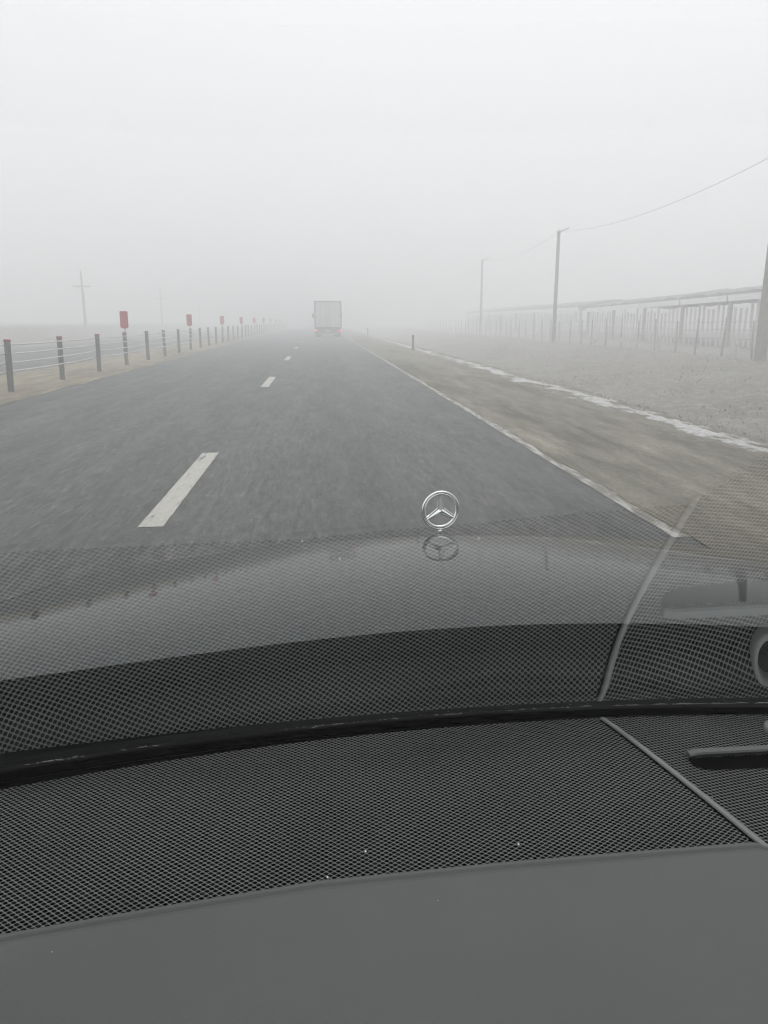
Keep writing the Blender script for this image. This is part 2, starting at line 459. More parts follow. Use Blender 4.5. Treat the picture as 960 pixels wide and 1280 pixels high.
for (a, b), lab in zip(zip(RP, RP[1:]), span):
    pa, pb = Vector((a[0], a[1] - .1, 6.42)), Vector((b[0], b[1] - .1, 6.42))
    pts = [pa.lerp(pb, t / 16) - Vector((0, 0, .55 * 4 * (t / 16) * (1 - t / 16))) for t in range(17)]
    tag(MB().tube(pts, .008, 5).build('overhead_wire', M['steel']), lab, 'wire', 'overhead wires on the right')
pa = Vector((14.1, 24.7, 6.42)); pb = Vector((14.2, 2.0, 6.42))
tag(MB().tube([pa.lerp(pb, t / 16) - Vector((0, 0, .55 * 4 * (t / 16) * (1 - t / 16))) for t in range(17)], .008, 5).build('overhead_wire', M['steel']),
    'overhead wire leaving the right edge pole towards the viewer', 'wire', 'overhead wires on the right')

LP = [(-26, 93.5, 'tall wooden utility pole with crossarm, leftmost of three'), (-26, 138.5, 'fainter utility pole with crossarm, second from the left'),
      (-26, 182, 'very faint utility pole, third from the left')]
for x, y, lab in LP:
    r = tag(empty('utility_pole', (x, y, gz(x, y))), lab, 'pole', 'utility poles beyond the opposite road')
    MB().tube([(0, 0, -.5), (0, 0, 3), (-.04, 0, 6.1)], [.16, .14, .105], 10).build('shaft', M['wood'], r)
    MB().box(-1.0, .95, -.16, -.03, 4.33, 4.48).build('crossarm', M['wood'], r)
    MB().tube([(-.5, -.09, 4.4), (-.06, -.13, 3.9)], .025, 5).build('brace', M['steel'], r)
    for dx, dz in ((-.95, 4.47), (.9, 4.47), (-.04, 6.1)):
        MB().tube([(dx, -.08, dz), (dx, -.08, dz + .14), (dx, -.08, dz + .15), (dx, -.08, dz + .3)], [.02, .02, .07, .05], 8).build('insulator', M['plate'], r)

# ------------------------------------------------------------------ wire fence, sheds, weeds on the right
FX = 16.3
fn = tag(empty('wire_fence', (FX, 27, 0)), 'wire fence of thin wooden posts along the right field', 'fence')
fp = MB().tube([(0, 0, -.3), (.01, 0, .9), (0, 0, 1.5)], [.045, .04, .036], 7).build('post', M['hazewood'], fn, True)
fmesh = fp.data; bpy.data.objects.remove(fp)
k = 0; y = 20.3
while y < 125:
    p = link('post', fmesh, fn, (random.gauss(0, .04), y - 27, gz(FX, y) + random.gauss(0, .05)))
    p.rotation_euler = (random.gauss(0, .03), random.gauss(0, .03), random.random() * 6)
    y += 2.24
for hgt in (.35, .7, 1.05, 1.36):
    MB().tube([(.05, yy - 27, gz(FX, yy) + hgt) for yy in range(20, 124, 3)], .006, 4).build('wire', M['steel'], fn)

def shed(name, label, x0, ya, yb, za, zb, step, wob):
    r = tag(empty(name, (x0, ya, 0)), label, 'shed', 'long low sheds behind the fence')
    L = yb - ya
    n = max(1, round(L / step))
    ztop = lambda s: za + (zb - za) * s
    # lumpy roof edge over the posts
    vs, fs = [], []; m = int(L / .4)
    for i in range(m + 1):
        s = i / m; z = ztop(s) + wob * mnoise.noise(Vector((s * L * .8, 3, x0))) + wob * .5 * mnoise.noise(Vector((s * L * 2.3, 8, x0)))
        vs += [(-.55, L * s, z - .13), (-.55, L * s, z + .03), (3.2, L * s, z + .55), (6.5, L * s, z - .05), (6.5, L * s, z - .17), (3.2, L * s, z + .43)]
        if i:
            for q in range(6): fs.append(((i-1)*6+q, (i-1)*6+(q+1) % 6, i*6+(q+1) % 6, i*6+q))
    fs += [(0, 1, 2, 3, 4, 5), tuple(m*6 + q for q in (5, 4, 3, 2, 1, 0))]
    raw('roof', vs, fs, M['roof'], r)
    for i in range(n + 1):
        s = i / n
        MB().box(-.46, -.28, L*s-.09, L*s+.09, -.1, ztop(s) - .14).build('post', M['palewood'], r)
        if i < n:
            a, b = L*s + .10, L*(i+1)/n - .10
            z0, z1 = ztop(s), ztop((i+1)/n)
            MB().add([(-.63,a,z0-.46),(-.58,a,z0-.46),(-.58,b,z1-.46),(-.63,b,z1-.46),(-.63,a,z0-.14),(-.58,a,z0-.14),(-.58,b,z1-.14),(-.63,b,z1-.14)],
                     [(0,3,2,1),(4,5,6,7),(0,1,5,4),(1,2,6,5),(2,3,7,6),(3,0,4,7)]).build('fascia_panel', M['fascia'], r)
            kk = int((b - a) / .55)
            for q in range(kk):
                c = a + (b - a) * (q + .5) / kk
                hh = z0 + (z1 - z0) * (q + .5) / kk - random.uniform(.40, .95)
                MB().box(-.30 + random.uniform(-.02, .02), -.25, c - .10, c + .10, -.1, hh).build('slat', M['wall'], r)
    return r
shed('long_shed', 'long low shed with white eave strip, nearest on the right', 23, 31.5, 67, 3.08, 2.55, 5.9, .14)
shed('long_shed', 'farther long low shed fading into the fog', 24, 72, 128, 2.75, 2.7, 8, .14)

def weed(x, y, h, n, lab):
    vs, fs = [], []
    for i in range(n):
        an = random.random() * 6.28; l = random.uniform(.1, .5) * h; hh = h * random.uniform(.55, 1.0); w = .012
        b = Vector((random.gauss(0, .05), random.gauss(0, .05), 0)); t = b + Vector((math.cos(an) * l, math.sin(an) * l, hh)); md = b.lerp(t, .55) + Vector((0, 0, .08))
        k = len(vs); u = Vector((-math.sin(an), math.cos(an), 0)) * w
        vs += [b - u, b + u, md - u, md + u, t]; fs += [(k, k+1, k+3, k+2), (k+2, k+3, k+4)]
        for q in range(3):
            p = b.lerp(t, random.uniform(.4, 1)); d = Vector((random.gauss(0, .08), random.gauss(0, .08), random.uniform(0, .09)))
            k = len(vs); vs += [p, p + d + Vector((.015, 0, 0)), p + d * 1.6, p + d - Vector((.015, 0, 0))]; fs.append((k, k+1, k+2, k+3))
    o = raw('frosted_weed', vs, fs, M['frostweed']); o.location = (x, y, gz(x, y))
    tag(o, lab, 'weed', 'frosted weeds by the fence')
wl_ = [(15.3, 28.6, .75, 'frosted white weed just left of the right edge pole'), (15.6, 36, .6, 'low frosted weed at the fence, second from the right edge'),
       (15.4, 38.2, .55, 'frosted weed at the fence foot right of the slim pole, third from the right edge'), (15.6, 40.5, .7, 'frosted weed at the fence foot, fourth from the right edge'),
       (15.3, 44, .5, 'small frosted weed at the fence foot nearest the slim pole')]
for x, y, h, lab in wl_: weed(x, y, h, 22, lab)

# delineator posts on the right shoulder edge
for x, y, lab in ((4.55, 39.0, 'white roadside delineator post with dark top on the right'), (4.7, 78, 'faint delineator post far along the right shoulder')):
    r = tag(empty('delineator_post', (x, y, 0)), lab, 'post', 'delineator posts on the right shoulder')
    tapered(MB(), 0, 0, -.1, .58, .055, .045).build('shaft', M['wood'], r)
    tapered(MB(), 0, 0, .58, .74, .047, .042).build('top_band', M['truckdark'], r)

# ------------------------------------------------------------------ the box truck ahead
TX, TY = .86, 73.2
tr = tag(empty('box_truck', (TX, TY, 0)), 'pale box truck with lit red tail lamps driving ahead in fog', 'truck')
W = 1.2
MB().bevbox(-W, W, .06, 6.4, .80, 3.12, .03).build('cargo_box', M['truckbox'], tr)
fr = MB(); fr.box(-W-.012, -W+.07, -.02, .058, .80, 3.135); fr.box(W-.07, W+.012, -.02, .058, .80, 3.135); fr.box(-W+.07, W-.07, -.02, .058, 3.06, 3.135); fr.box(-W+.07, W-.07, -.02, .058, .78, .86)
fr.build('rear_frame', M['truckdark'], tr)
for sx in (-1, 1):
    d = MB().bevbox(min(sx*.02, sx*1.11), max(sx*.02, sx*1.11), 0, .055, .88, 3.05, .012).build('door', M['truckbox'], tr)
    for lx in (.16, .62):
        MB().tube([(sx*lx, -.035, .84), (sx*lx, -.035, 3.08)], .017, 6).build('lock_rod', M['steel'], d)
    for hz in (1.05, 1.65, 2.3, 2.85):
        MB().box(min(sx*.98, sx*1.16), max(sx*.98, sx*1.16), -.03, -.005, hz, hz + .06).build('hinge', M['steel'], d)
    MB().box(min(sx*.10, sx*.30), max(sx*.10, sx*.30), -.05, -.03, 1.35, 1.39).build('handle', M['steel'], d)
    MB().bevbox(min(sx*.93, sx*1.17), max(sx*.93, sx*1.17), -.02, .05, .50, .60, .012).build('tail_light', M['taillight'], tr)
    MB().bevbox(min(sx*.60, sx*1.14), max(sx*.60, sx*1.14), .62, .64, .12, .74, .006).build('mudflap', M['rubber'], tr)
    for wy in (1.4, 7.55):
        w = MB().tube([(sx*.58 if wy < 3 else sx*.85, wy, .46), (sx*.60 if wy < 3 else sx*.87, wy, .46), (sx*1.1, wy, .46), (sx*1.13, wy, .46)], [.42, .46, .46, .42], 22).build('wheel', M['rubber'], tr)
        MB().tube([(sx*1.125, wy, .46), (sx*1.14, wy, .46)], [.25, .22], 16).build('rim', M['steel'], w)
    ch = MB().box(sx*.42-.05, sx*.42+.05, .2, 7.6, .56, .78); ch.build('chassis_rail', M['truckdark'], tr)
    MB().tube([(sx*1.12, 7.7, 2.0), (sx*1.33, 7.62, 2.05)], .02, 6).build('mirror_arm', M['truckdark'], tr)
    MB().bevbox(sx*1.38-.1, sx*1.38+.1, 7.55, 7.62, 1.7, 2.1, .02).build('mirror', M['truckdark'], tr)
MB().bevbox(-1.14, 1.14, .0, .10, .44, .66, .02).build('light_bar', M['truckdark'], tr)
MB().bevbox(-.95, .95, .02, .12, .26, .36, .02).build('underrun_bumper', M['steel'], tr)
MB().box(-1.0, 1.0, .16, .22, .30, .77).build('rear_panel', M['truckdark'], tr)
for dx in (-.6, .6): MB().box(dx-.03, dx+.03, .05, .11, .38, .46).build('bumper_bracket', M['truckdark'], tr)
MB().box(-.26, .26, -.03, -.004, .47, .58).build('number_plate', M['plate'], tr)
MB().box(-.5, .5, 1.25, 1.55, .34, .58).build('rear_axle', M['truckdark'], tr)
MB().bevbox(-1.08, 1.08, 6.6, 8.5, .5, 2.45, .12).build('cab', M['cabpaint'], tr)

# ------------------------------------------------------------------ the car: hood, windshield and dashboard in front of the viewer
S = 1.2
def cw(x, y, z): return Vector((S * x, S * y, H + S * z))
XC, CZ = .26, -.37
G = (.6867, 1.5238, .2418, -.3907)
HP = [-.401, .1172, .0994, .087, .1695, .0057, 0, .4023, -.0961, -.1934]
def glass(x, t): return (x, G[0] - G[2] * (x - XC) ** 2 - t * G[1] + G[3] * t * t, CZ + t)
def ybase(x): return G[0] - G[2] * (x - XC) ** 2
def hoodz(x, y):
    u, w = y - 1.3, x - XC
    return HP[0]-HP[1]*u-HP[2]*u*u-HP[3]*w*w-HP[4]*w*w*u-HP[5]*w**4-HP[8]*u**3-HP[9]*w*w*u*u-.80*max(0,y-1.605)**2
def yrear(x): return .93 - HP[7] * (x - XC) ** 2
YF = 1.72

def car_paint():
    m, nt, out = newmat('dark_car_paint'); b = bsdf(nt, out, (.007, .010, .011), .08, 0, .28)
    b.inputs['Coat Weight'].default_value = .0; b.inputs['Coat Roughness'].default_value = .03
    v = coords(nt)
    d = noise(nt, v, 5, 6, .7)
    nt.links.new(ramp(nt, d, [(.4, (.006, .010, .0095)), (.7, (.014, .019, .018))]), b.inputs['Base Color'])
    nt.links.new(ramp(nt, noise(nt, v, 60, 4, .7), [(.35, (.015,) * 3), (.75, (.05,) * 3)]), b.inputs['Roughness'])
    return m
def mesh_fabric(name, rot):
    m, nt, out = newmat(name); b = bsdf(nt, out, (.1, .1, .1), .65, 0, .35)
    v = coords(nt, (1, 1, 1), (0, 0, rot))
    sp = N(nt, 'ShaderNodeSeparateXYZ'); nt.links.new(v, sp.inputs[0])
    def cosn(sock, period):
        a = N(nt, 'ShaderNodeMath', operation='MULTIPLY'); nt.links.new(sock, a.inputs[0]); a.inputs[1].default_value = 2 * math.pi / period
        c = N(nt, 'ShaderNodeMath', operation='COSINE'); nt.links.new(a.outputs[0], c.inputs[0]); return c.outputs[0]
    pr = N(nt, 'ShaderNodeMath', operation='SUBTRACT')      # diagonal net: |cos x - cos y| / 2, zero on the threads
    nt.links.new(cosn(sp.outputs['X'], .0071), pr.inputs[0]); nt.links.new(cosn(sp.outputs['Y'], .0050), pr.inputs[1])
    ab = N(nt, 'ShaderNodeMath', operation='ABSOLUTE'); nt.links.new(pr.outputs[0], ab.inputs[0])
    half = N(nt, 'ShaderNodeMath', operation='MULTIPLY'); nt.links.new(ab.outputs[0], half.inputs[0]); half.inputs[1].default_value = .5
    c = ramp(nt, half.outputs[0], [(.06, (.150, .157, .154)), (.28, (.105, .110, .108)), (.46, (.008, .008, .008)), (.60, (.002, .002, .002))])
    big = noise(nt, coords(nt), 7, 4, .6)
    c = mixc(nt, 1.0, c, ramp(nt, big, [(.3, (.88,) * 3), (.7, (1.1,) * 3)]), 'MULTIPLY')
    nt.links.new(c, b.inputs['Base Color'])
    nt.links.new(ramp(nt, half.outputs[0], [(.25, (.35,) * 3), (.45, (.0,) * 3)]), b.inputs['Specular IOR Level'])
    inv = N(nt, 'ShaderNodeMath', operation='SUBTRACT'); inv.inputs[0].default_value = 1; nt.links.new(half.outputs[0], inv.inputs[1])
    bump(nt, b, inv.outputs[0], 1.0, .0035)
    return m
def padmat():
    m, nt, out = newmat('soft_grey_pad'); b = bsdf(nt, out, (.13, .135, .13), .55, 0, .35)
    v = coords(nt)
    nt.links.new(ramp(nt, noise(nt, v, 5, 5, .6), [(.3, (.058, .062, .060)), (.7, (.067, .071, .068))]), b.inputs['Base Color'])
    bump(nt, b, noise(nt, v, 650, 3, .7), .35, .0008)
    return m
def glassmat():
    m, nt, out = newmat('windshield_glass')
    fr = N(nt, 'ShaderNodeFresnel'); fr.inputs['IOR'].default_value = 2.42
    tr_ = N(nt, 'ShaderNodeBsdfTransparent'); tr_.inputs[0].default_value = (.957, .963, .958, 1)
    sm = ramp(nt, noise(nt, coords(nt, (1, 1, 1)), 9, 5, .6), [(.35, (.965, .971, .967)), (.68, (.935, .938, .932))])
    nt.links.new(sm, tr_.inputs[0])
    gl = N(nt, 'ShaderNodeBsdfGlossy'); gl.inputs['Roughness'].default_value = 0.0; gl.inputs['Color'].default_value = (.97, 1, .99, 1)
    mx = N(nt, 'ShaderNodeMixShader')
    nt.links.new(fr.outputs[0], mx.inputs[0]); nt.links.new(tr_.outputs[0], mx.inputs[1]); nt.links.new(gl.outputs[0], mx.inputs[2])
    nt.links.new(mx.outputs[0], out.inputs['Surface'])
    return m
M['carpaint'] = car_paint(); M['meshA'] = mesh_fabric('perforated_mesh', math.radians(1.5)); M['meshB'] = mesh_fabric('perforated_mesh_right', math.radians(24))
M['pad'] = padmat(); M['glass'] = glassmat()
M['black'] = simple('black_rubber_and_slot_shade', (.0015, .0015, .0015), .9, 0, .0)  # seal rubber, also the painted shade of the vent slot
M['cowl'] = simple('cowl_plastic', (.005, .0055, .0055), .6, 0, .10, .3, 20, .2, 120)
M['trim'] = simple('trim_strip', (.12, .125, .122), .45, 0, .4, .06, 30)
M['chrome'] = simple('chrome', (.95, .96, .96), .10, 1.0, .5, .03, 40)
M['headliner'] = simple('headliner', (.12, .12, .115), .95, 0, .1)
M['dust'] = simple('dust_speck', (.7, .7, .68), .9)

car = tag(empty('car', (S * XC, .8, 0)), 'dark car seen from its own cabin, glossy hood, windshield and grey dashboard', 'car')
CI = Matrix.Translation((-S * XC, -.8, 0))
def cpart(name, vs, fs, mat, parent=None, smooth=True):
    """vs in cabin units; stored relative to the car's root"""
    wv = [CI @ cw(*v) for v in vs]
    o = raw(name, wv, fs, mat, car if parent is None else parent, smooth)
    return o
def grid(fn, us, vs_):
    v = [fn(a, b) for b in vs_ for a in us]; n = len(us)
    f = [(j*n+i, j*n+i+1, (j+1)*n+i+1, (j+1)*n+i) for j in range(len(vs_)-1) for i in range(n-1)]
    return v, f
def lin(a, b, n): return [a + (b - a) * i / (n - 1) for i in range(n)]

# hood with rounded nose and rear lip
HW = .80
def hood_pt(w, k):
    x = XC + w
    if k < 0: yy = yrear(x); return (x, yy - .004, hoodz(x, yy) + k * .03)
    if k <= 1:
        yy = yrear(x) + (YF - yrear(x)) * k; return (x, yy, hoodz(x, yy))
    a = (k - 1) * math.pi / 2
    yf = YF
    return (x, yf + .10 * math.sin(a), hoodz(x, yf) - .22 * (1 - math.cos(a)) - .012 * math.sin(a))
v, f = grid(hood_pt, lin(-HW, HW, 81), lin(0, 1, 70) + [1.08, 1.2, 1.35, 1.5, 1.75, 2.0])
cpart('hood', v, f, M['carpaint'])
v, f = grid(lambda w, k: (XC + w, yrear(XC + w) + .0015, hoodz(XC + w, yrear(XC + w)) - .001 - k), lin(-HW, HW, 81), [0, .02, .09])
cpart('hood_rear_flange', v, f, M['black'])
for sx in (-1, 1):
    def fend(q, k, sx=sx):
        w = HW + .003 + q * .10
        x = XC + sx * (HW + .003 + .10 * math.sin(q * math.pi / 2))
        xe = XC + sx * HW
        yy = yrear(xe) - .1 + (YF + .1 - yrear(xe)) * k
        return (x, yy, hoodz(xe, yy) - .25 * (1 - math.cos(q * math.pi / 2)) - q * .012)
    v, f = grid(fend, lin(0, 1, 12) + [1.6, 2.2], lin(0, 1, 40))
    v = [(a, b, c - (0)) for a, b, c in v]
    if sx < 0: f = [tuple(reversed(q)) for q in f]
    cpart('fender', v, f, M['carpaint'])

# cowl between hood and glass
def cowl_pt(w, k):
    x = XC + w; a, b = ybase(x) + .008, yrear(x) + .03
    yy = a + (b - a) * k
    z0, z1 = CZ - .012, hoodz(x, yrear(x)) - .028
    z = z0 + (z1 - z0) * k - .035 * math.sin(k * math.pi) + (.004 if int(k * 20) % 3 == 0 and .3 < k < .8 else 0)
    return (x, yy, z)
v, f = grid(cowl_pt, lin(-.80, .80, 60), lin(0, 1, 30))
cpart('cowl_panel', v, f, M['cowl'])

# windshield
GW = .62
us = [XC + w for w in lin(-GW, GW, 70)]
v, f = grid(lambda x, t: glass(x, t), us, lin(-.012, .47, 50))
gl = cpart('windshield', v, [tuple(q) for q in f], M['glass'])
# normals towards the cabin
gm = gl.data
if gm.polygons[0].normal.y > 0:
    gm.flip_normals()
v, f = grid(lambda x, t: (glass(x, t)[0], glass(x, t)[1] + .0015, glass(x, t)[2] - .001), us, [-.030, -.012, -.003, .002])
cpart('frit_band', v, f, M['black'], gl)
v, f = grid(lambda x, q: (x, ybase(x) + q[0], CZ + q[1]), us, [(-.16, -.028), (-.03, -.022), (.0, -.022), (.06, -.030), (.064, -.25)])
cpart('base_light_block', v, f, M['black'], gl)  # added black sheet, blocks outside light from below the glass
mb = MB(); mb.tube([CI @ cw(x, ybase(x) - .004, CZ - .0135) for x in us], .0070 * S, 8); mb.build('seal', M['black'], gl, True)

# pillars and roof edge
for sx in (-1, 1):
    x = XC + sx * (GW + .02)
    pts = [CI @ cw(x, glass(x, t)[1] - .0, CZ + t) for t in lin(-.05, .475, 14)]
    MB().tube(pts, .035 * S, 10).build('pillar', M['headliner'], car, True)
def roof_pt(w, k):
    x = XC + w; q = glass(x, .475)
    return (x, q[1] + .03 - k * 1.0, q[2] + .012 + .03 * math.sin(min(1, k * 1.3) * math.pi / 2) - .04 * (w / .66) ** 2)
v, f = grid(roof_pt, lin(-.66, .66, 20), lin(0, 1, 12))
n0 = len(v)
v2 = [(a, b, c + .03) for a, b, c in v]
cpart('roof', v + v2, f + [tuple(n0 + i for i in reversed(q)) for q in f], M['headliner'])

# wipers resting low on the glass
def wiper(xa, xb, ta, tb):
    r = empty('wiper'); r.parent = car
    n = 24; pts = []
    for i in range(n):
        s = i / (n - 1); x = xa + (xb - xa) * s; t = ta + (tb - ta) * s + .012 * math.sin(s * math.pi)
        q = glass(x, t); pts.append((q[0], q[1] + .022, q[2] + .004))
    MB().tube([CI @ cw(*p) for p in pts], [.004 * S + .004 * math.sin(i / (n-1) * math.pi) for i in range(n)], 8).build('wiper_blade', M['cowl'], r, True)
    q = [pts[n // 2], ((pts[n//2][0] + pts[-1][0]) / 2, (pts[n//2][1] + pts[-1][1]) / 2 + .03, pts[n//2][2] + .004), (pts[-1][0] + .05, pts[-1][1] + .05, pts[-1][2] - .02)]
    MB().tube([CI @ cw(*p) for p in q], [.006, .009, .012], 8).build('wiper_arm', M['cowl'], r, True)
wiper(-.27, .30, .010, .028)
wiper(.335, .80, .012, .030)

# dashboard body
PAD = [(-.60, .36), (-.42, .412), (-.3044, .4384), (-.2141, .4546), (-.1148, .4703), (-.0064, .4859), (.1338, .4942), (.2317, .4976), (.3202, .5004), (.3532, .4796), (.3812, .4556), (.45, .395), (.55, .33), (.85, .28), (1.0, .26)]
def ypad(x):
    for (a, va), (b, vb) in zip(PAD, PAD[1:]):
        if x <= b:
            k = max(0, (x - a) / (b - a)); return va + (vb - va) * k
    return PAD[-1][1]
def dz(x, y):
    z = CZ - .0864 * (G[0] - y)
    k = (y - (ybase(x) - .055)) / .055
    if k > 0: z -= .002 * k * k
    return z
XL, XR = -.38, .90
def body_pt(x, k):
    if k <= 1:
        y = ypad(x) - .34 + (ybase(x) - .012 - ypad(x) + .34) * k; return (x, y, dz(x, y) - .012)
    return (x, ypad(x) - .34, CZ - .35)
v, f = grid(lambda x, k: body_pt(x, k), lin(XL, XR, 50), lin(0, 1, 30))
dash = cpart('dashboard', v, f, M['black'])
TRIM = [(.2650, .6745), (.2740, .650), (.2866, .6224), (.2979, .5874), (.3100, .558), (.3206, .5318), (.3262, .513), (.3292, .5010), (.3325, .4860)]
def xtrim(y):
    (x0, y0_), (x1, y1_), (x2, y2_) = TRIM[0], TRIM[3], TRIM[-1]
    y = min(y, .69)
    return (x0 * (y - y1_) * (y - y2_) / ((y0_ - y1_) * (y0_ - y2_)) + x1 * (y - y0_) * (y - y2_) / ((y1_ - y0_) * (y1_ - y2_))
            + x2 * (y - y0_) * (y - y1_) / ((y2_ - y0_) * (y2_ - y1_))) if y > .47 else TRIM[-1][0]
# the two perforated panels meet under the trim strip
def pa_pt(s, k):
    # left panel, s 0..1 from left end to trim
    for _ in range(1):
        x0 = XL + (.27 - XL) * s
    y = ypad(x0) - .006 + (ybase(x0) - .010 - ypad(x0) + .006) * k
    x = XL + (xtrim(y) - XL) * s
    y = ypad(x) - .006 + (ybase(x) - .010 - ypad(x) + .006) * k
    return (x, y, dz(x, y))
v, f = grid(pa_pt, lin(0, 1, 60), lin(0, 1, 40))
cpart('mesh_panel', v, f, M['meshA'], dash)
def pb_pt(s, k):
    x = .30 + (XR - .30) * s
    y = ypad(x) - .006 + (ybase(x) - .010 - ypad(x) + .006) * k
    xl = xtrim(y)
    x = xl + (XR - xl) * s
    y = ypad(x) - .006 + (ybase(x) - .010 - ypad(x) + .006) * k
    return (x, y, dz(x, y))
v, f = grid(pb_pt, lin(0, 1, 50), lin(0, 1, 40))
cpart('mesh_panel', v, f, M['meshB'], dash)
# soft pad with a rolled front edge and a fine bead
def pad_pt(x, k):
    ye = ypad(x)
    prof = [(0, -.004), (.0, .0015), (-.0008, .003), (-.0022, .004), (-.006, .0046), (-.0075, .0026), (-.009, .0046), (-.014, .0056), (-.03, .0068), (-.06, .0075), (-.10, .0078), (-.16, .007), (-.22, .004), (-.27, -.004), (-.30, -.02), (-.32, -.06), (-.325, -.12), (-.32, -.24)]
    dy, zz = prof[int(k)]
    return (x, ye + dy, dz(x, min(ye, ybase(x) - .06)) + .0864 * dy * 1.0 + zz)
v, f = grid(pad_pt, lin(XL, .3195, 70) + lin(.322, XR, 60), list(range(18)))
pad = cpart('pad', v, [tuple(reversed(q)) for q in f], M['pad'], dash)
# trim strip along the joint
tv, tf = [], []
prof = [(-.0034, -.002), (-.0033, .0009), (-.0026, .0018), (0, .0021), (.0026, .0018), (.0033, .0009), (.0034, -.002)]
for i in range(60):
    s = i / 59; y = TRIM[0][1] + (TRIM[-1][1] - TRIM[0][1]) * s; x = xtrim(y)
    wsc = .8 + .2 * s
    for a, b in prof: tv.append((x + a * wsc, y, dz(x, y) + b))
    if i:
        for q in range(6): tf.append(((i-1)*7+q, (i-1)*7+q+1, i*7+q+1, i*7+q))
cpart('trim_strip', tv, [tuple(reversed(q)) for q in tf], M['trim'], dash)
# shadow gap beside the strip
tv, tf = [], []
for i in range(60):
    s = i / 59; y = TRIM[0][1] - .002 + (TRIM[-1][1] - TRIM[0][1]) * s; x = xtrim(y)
    tv += [(x - .0052, y, dz(x, y) + .0004), (x - .0030, y, dz(x, y) + .0004)]
    if i: tf.append((2*i-2, 2*i-1, 2*i+1, 2*i))
cpart('joint_gap', tv, tf, M['black'], dash)
# defroster slot, its recess shade painted as a flat black sheet, with raised lip
VX0, VX1 = .3185, .62
def slot_y(x): return .6035 + .02 * (x - VX0) - .11 * (x - VX0) ** 2
sv, sf = [], []
xsn = [VX0 + (VX1 - VX0) * (i / 40) for i in range(41)]
for i, x in enumerate(xsn):
    e = min(1, (i + .35) / 2.2); e = math.sqrt(max(.0, 1 - (1 - e) ** 2)) if e < 1 else 1
    y0, y1 = slot_y(x) - .0005 - .0135 * e - .03 * (x - VX0), slot_y(x) + .002
    sv += [(x, y0, dz(x, y0) + .0008), (x, y1, dz(x, y1) + .0008)]
    if i: sf.append((2*i-2, 2*i-1, 2*i+1, 2*i))
vent = cpart('defroster_vent', sv, [tuple(reversed(q)) for q in sf], M['black'], dash)
lv, lf = [], []
lp = [(.0045, .0), (-.0005, .0060), (.0008, .0074), (.0080, .0070), (.0095, .0058), (.0100, -.001)]
for i, x in enumerate(xsn):
    y = slot_y(x)
    for a, b in lp: lv.append((x + .001, y + a, dz(x, y) + b * (.75 if i == 0 else 1)))
    if i:
        for q in range(5): lf.append(((i-1)*6+q, (i-1)*6+q+1, i*6+q+1, i*6+q))
lf.append((0, 1, 2, 3, 4, 5))
cpart('vent_lip', lv, [tuple(reversed(q)) for q in lf], M['pad'], dash, False)
# light sensor ring
rv, rf = [], []
cx, cyy = .4260, .6420; pr = [(.0160, -.002), (.0156, .0034), (.0138, .0046), (.0118, .0044), (.0110, .0030), (.0105, .0005)]
n = 40
for k in range(n):
    an = 2 * math.pi * k / n
    for r_, zz in pr: rv.append((cx + math.cos(an) * r_, cyy + math.sin(an) * r_, dz(cx, cyy) + zz))
for k in range(n):
    for q in range(5): rf.append((k*6+q, ((k+1) % n)*6+q, ((k+1) % n)*6+q+1, k*6+q+1))
ring = cpart('sensor_ring', rv, rf, M['trim'], dash)
sv = [(cx, cyy, dz(cx, cyy) + .0035)] + [(cx + math.cos(6.2832*k/n) * .0105, cyy + math.sin(6.2832*k/n) * .0105, dz(cx, cyy) + .0006) for k in range(n)]
cpart('sensor_lens', sv, [(0, 1 + k, 1 + (k + 1) % n) for k in range(n)], M['cowl'], dash)
# dust specks
bm = bmesh.new()
specks = [(.143, .512), (.0275, .513), (-.001, .4895), (-.18, .56)] + [(random.uniform(-.3, .5), random.uniform(.38, .66)) for _ in range(9)]
for i, (x, y) in enumerate(specks):
    if y > ybase(x) - .02: continue
    z = dz(x, y) + (.008 if y < ypad(x) - .01 else .0012)
    p = CI @ cw(x, y, z); r_ = (.0011 if i < 3 else random.uniform(.0002, .0004))
    bmesh.ops.create_icosphere(bm, subdivisions=1, radius=r_, matrix=Matrix.Translation(p))
me = bpy.data.meshes.new('dust'); bm.to_mesh(me); bm.free(); me.materials.append(M['dust'])
tag(link('dust', me, dash), kind='stuff')
# frost crumbs caught at the foot of the glass, outside
bm = bmesh.new()
def crumb(x, t, l, hgt):
    q = glass(x, t); p = CI @ cw(q[0], q[1] + .005, q[2])
    n = random.randint(5, 8); ring = []
    c = bm.verts.new(p + Vector((random.uniform(-.3, .3) * l, .002, hgt * .5)))
    for k in range(n):
        an = 6.2832 * k / n + random.uniform(-.3, .3); rr = random.uniform(.35, 1.1)
        dzz = math.sin(an) * hgt * rr
        ring.append(bm.verts.new(p + Vector((math.cos(an) * l * rr, -dzz * 1.4 + .001, dzz))))
    for k in range(n): bm.faces.new((c, ring[k], ring[(k + 1) % n]))
for i in range(60): crumb(random.uniform(.275, .55), random.gauss(.0085, .0012), random.uniform(.003, .016), random.uniform(.0009, .0022))
for c0 in (-.245, -.215, -.16, -.02, .005, .06, .115, .19, .235):
    for i in range(random.randint(3, 8)): crumb(c0 + random.gauss(0, .010), random.gauss(.010, .002), random.uniform(.001, .006), random.uniform(.0008, .0022))
for i in range(36): crumb(random.uniform(-.1, .45), .009 + abs(random.gauss(0, .016)), random.uniform(.0004, .0014), random.uniform(.0003, .0009))
me = bpy.data.meshes.new('frost_crumbs'); bm.to_mesh(me); bm.free(); me.materials.append(M['snow'])
tag(link('frost_crumbs', me, gl), kind='stuff')

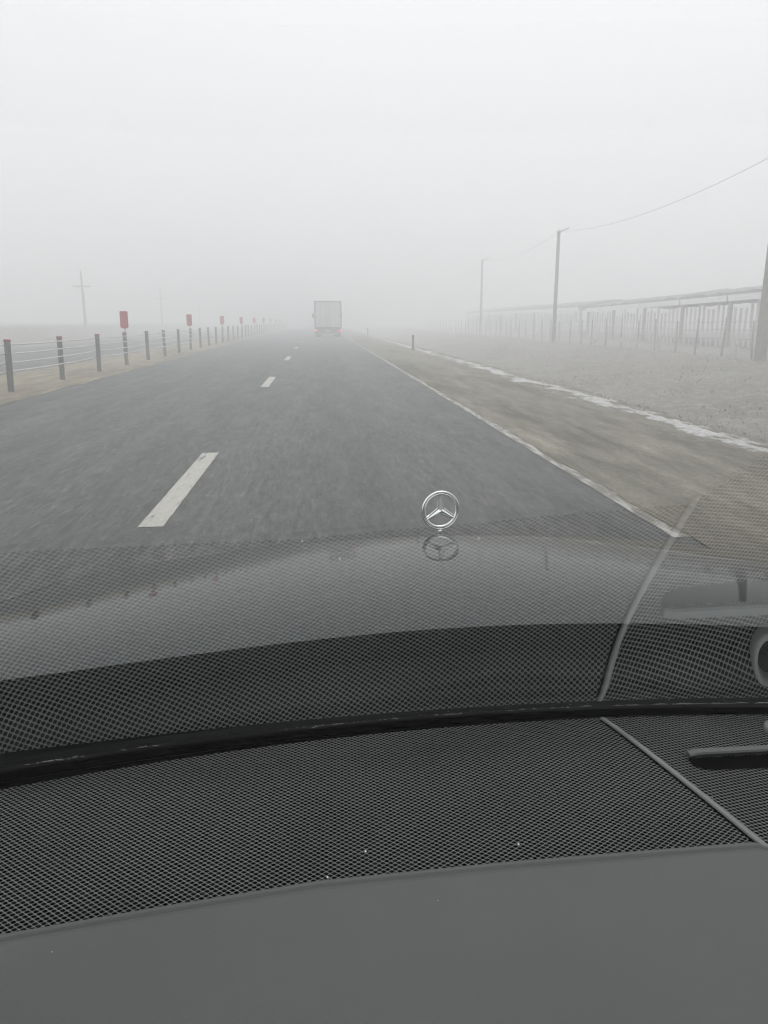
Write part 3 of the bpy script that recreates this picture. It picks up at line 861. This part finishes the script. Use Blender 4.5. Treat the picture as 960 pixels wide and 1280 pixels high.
# hood ornament: ring with a three-pointed star on a thin stem
orn = empty('hood_ornament'); orn.parent = car
SY = 1.695; D0 = SY * S
hz = hoodz(.2622, SY)
center = CI @ cw(.2622, SY, hz) + Vector((0, 0, .0655))
orn.location = center
orn.rotation_euler = (math.radians(-1), 0, math.radians(10))
R = .053
pf = [(1.0, 0.0), (.995, -.04), (.975, -.075), (.945, -.085), (.920, -.06), (.912, .0), (.885, .0), (.878, -.06), (.850, -.085), (.815, -.07), (.79, -.02), (.79, .03), (.82, .07), (.90, .085), (.97, .06)]
rv, rf = [], []; n = 72; m = len(pf)
for k in range(n):
    an = 2 * math.pi * k / n
    for r_, d_ in pf: rv.append((math.cos(an) * R * r_, d_ * R, math.sin(an) * R * r_))
for k in range(n):
    for q in range(m): rf.append((k*m+q, ((k+1) % n)*m+q, ((k+1) % n)*m+(q+1) % m, k*m+(q+1) % m))
raw('ring', rv, rf, M['chrome'], orn, True)
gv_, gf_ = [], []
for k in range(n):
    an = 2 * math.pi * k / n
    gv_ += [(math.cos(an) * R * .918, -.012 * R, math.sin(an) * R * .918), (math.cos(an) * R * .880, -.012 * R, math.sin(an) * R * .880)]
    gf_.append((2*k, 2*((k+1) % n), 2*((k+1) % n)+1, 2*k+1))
raw('ring_groove_shade', gv_, gf_, M['cowl'], orn)  # black band paints the shade into the chrome groove
for a in (90, 210, 330):
    an = math.radians(a); d = Vector((math.cos(an), 0, math.sin(an))); s = Vector((-math.sin(an), 0, math.cos(an)))
    tip, w0, w1, th = R * .83, R * .150, R * .05, R * .20
    base = -d * R * .02
    vs = []
    for sy in (-1, 1):
        vs += [base + s * w0, d * tip + s * w1, d * tip - s * w1, base - s * w0, base + Vector((0, sy * th, 0)), d * tip + Vector((0, sy * th * .4, 0))]
    fs = [(0, 1, 5, 4), (4, 5, 2, 3), (6, 10, 11, 7), (10, 9, 8, 11), (1, 2, 5), (7, 11, 8)]
    # bright rounded edges along both flanks
    o = MB(); o.add(vs, fs)
    for sg in (1, -1): o.tube([base + s * w0 * sg * 1.0 + d * R * .05, d * tip + s * w1 * sg * 1.2], [R * .05, R * .04], 6)
    o.build('spoke', M['chrome'], orn)
MB().tube([(0, 0, -R * .95), (0, .004, -.064), (0, .006, -.080)], [.0045, .004, .005], 10).build('stem', M['chrome'], orn, True)

# ------------------------------------------------------------------ fog
hz_ = MB().box(-300, 300, -150, 445, -2.2, 8.6).build('haze', None)
m, nt, out = newmat('fog'); nt.nodes.remove(nt.nodes[0]) if False else None
pv = N(nt, 'ShaderNodeVolumePrincipled')
pv.inputs['Color'].default_value = (.985, .99, 1, 1); pv.inputs['Density'].default_value = .0180; pv.inputs['Anisotropy'].default_value = .2
pv.inputs['Density Attribute'].default_value = ''
nt.links.new(pv.outputs[0], out.inputs['Volume'])
hz_.data.materials.append(m)
tag(hz_, 'pale winter fog over the road', 'fog', kind='stuff')
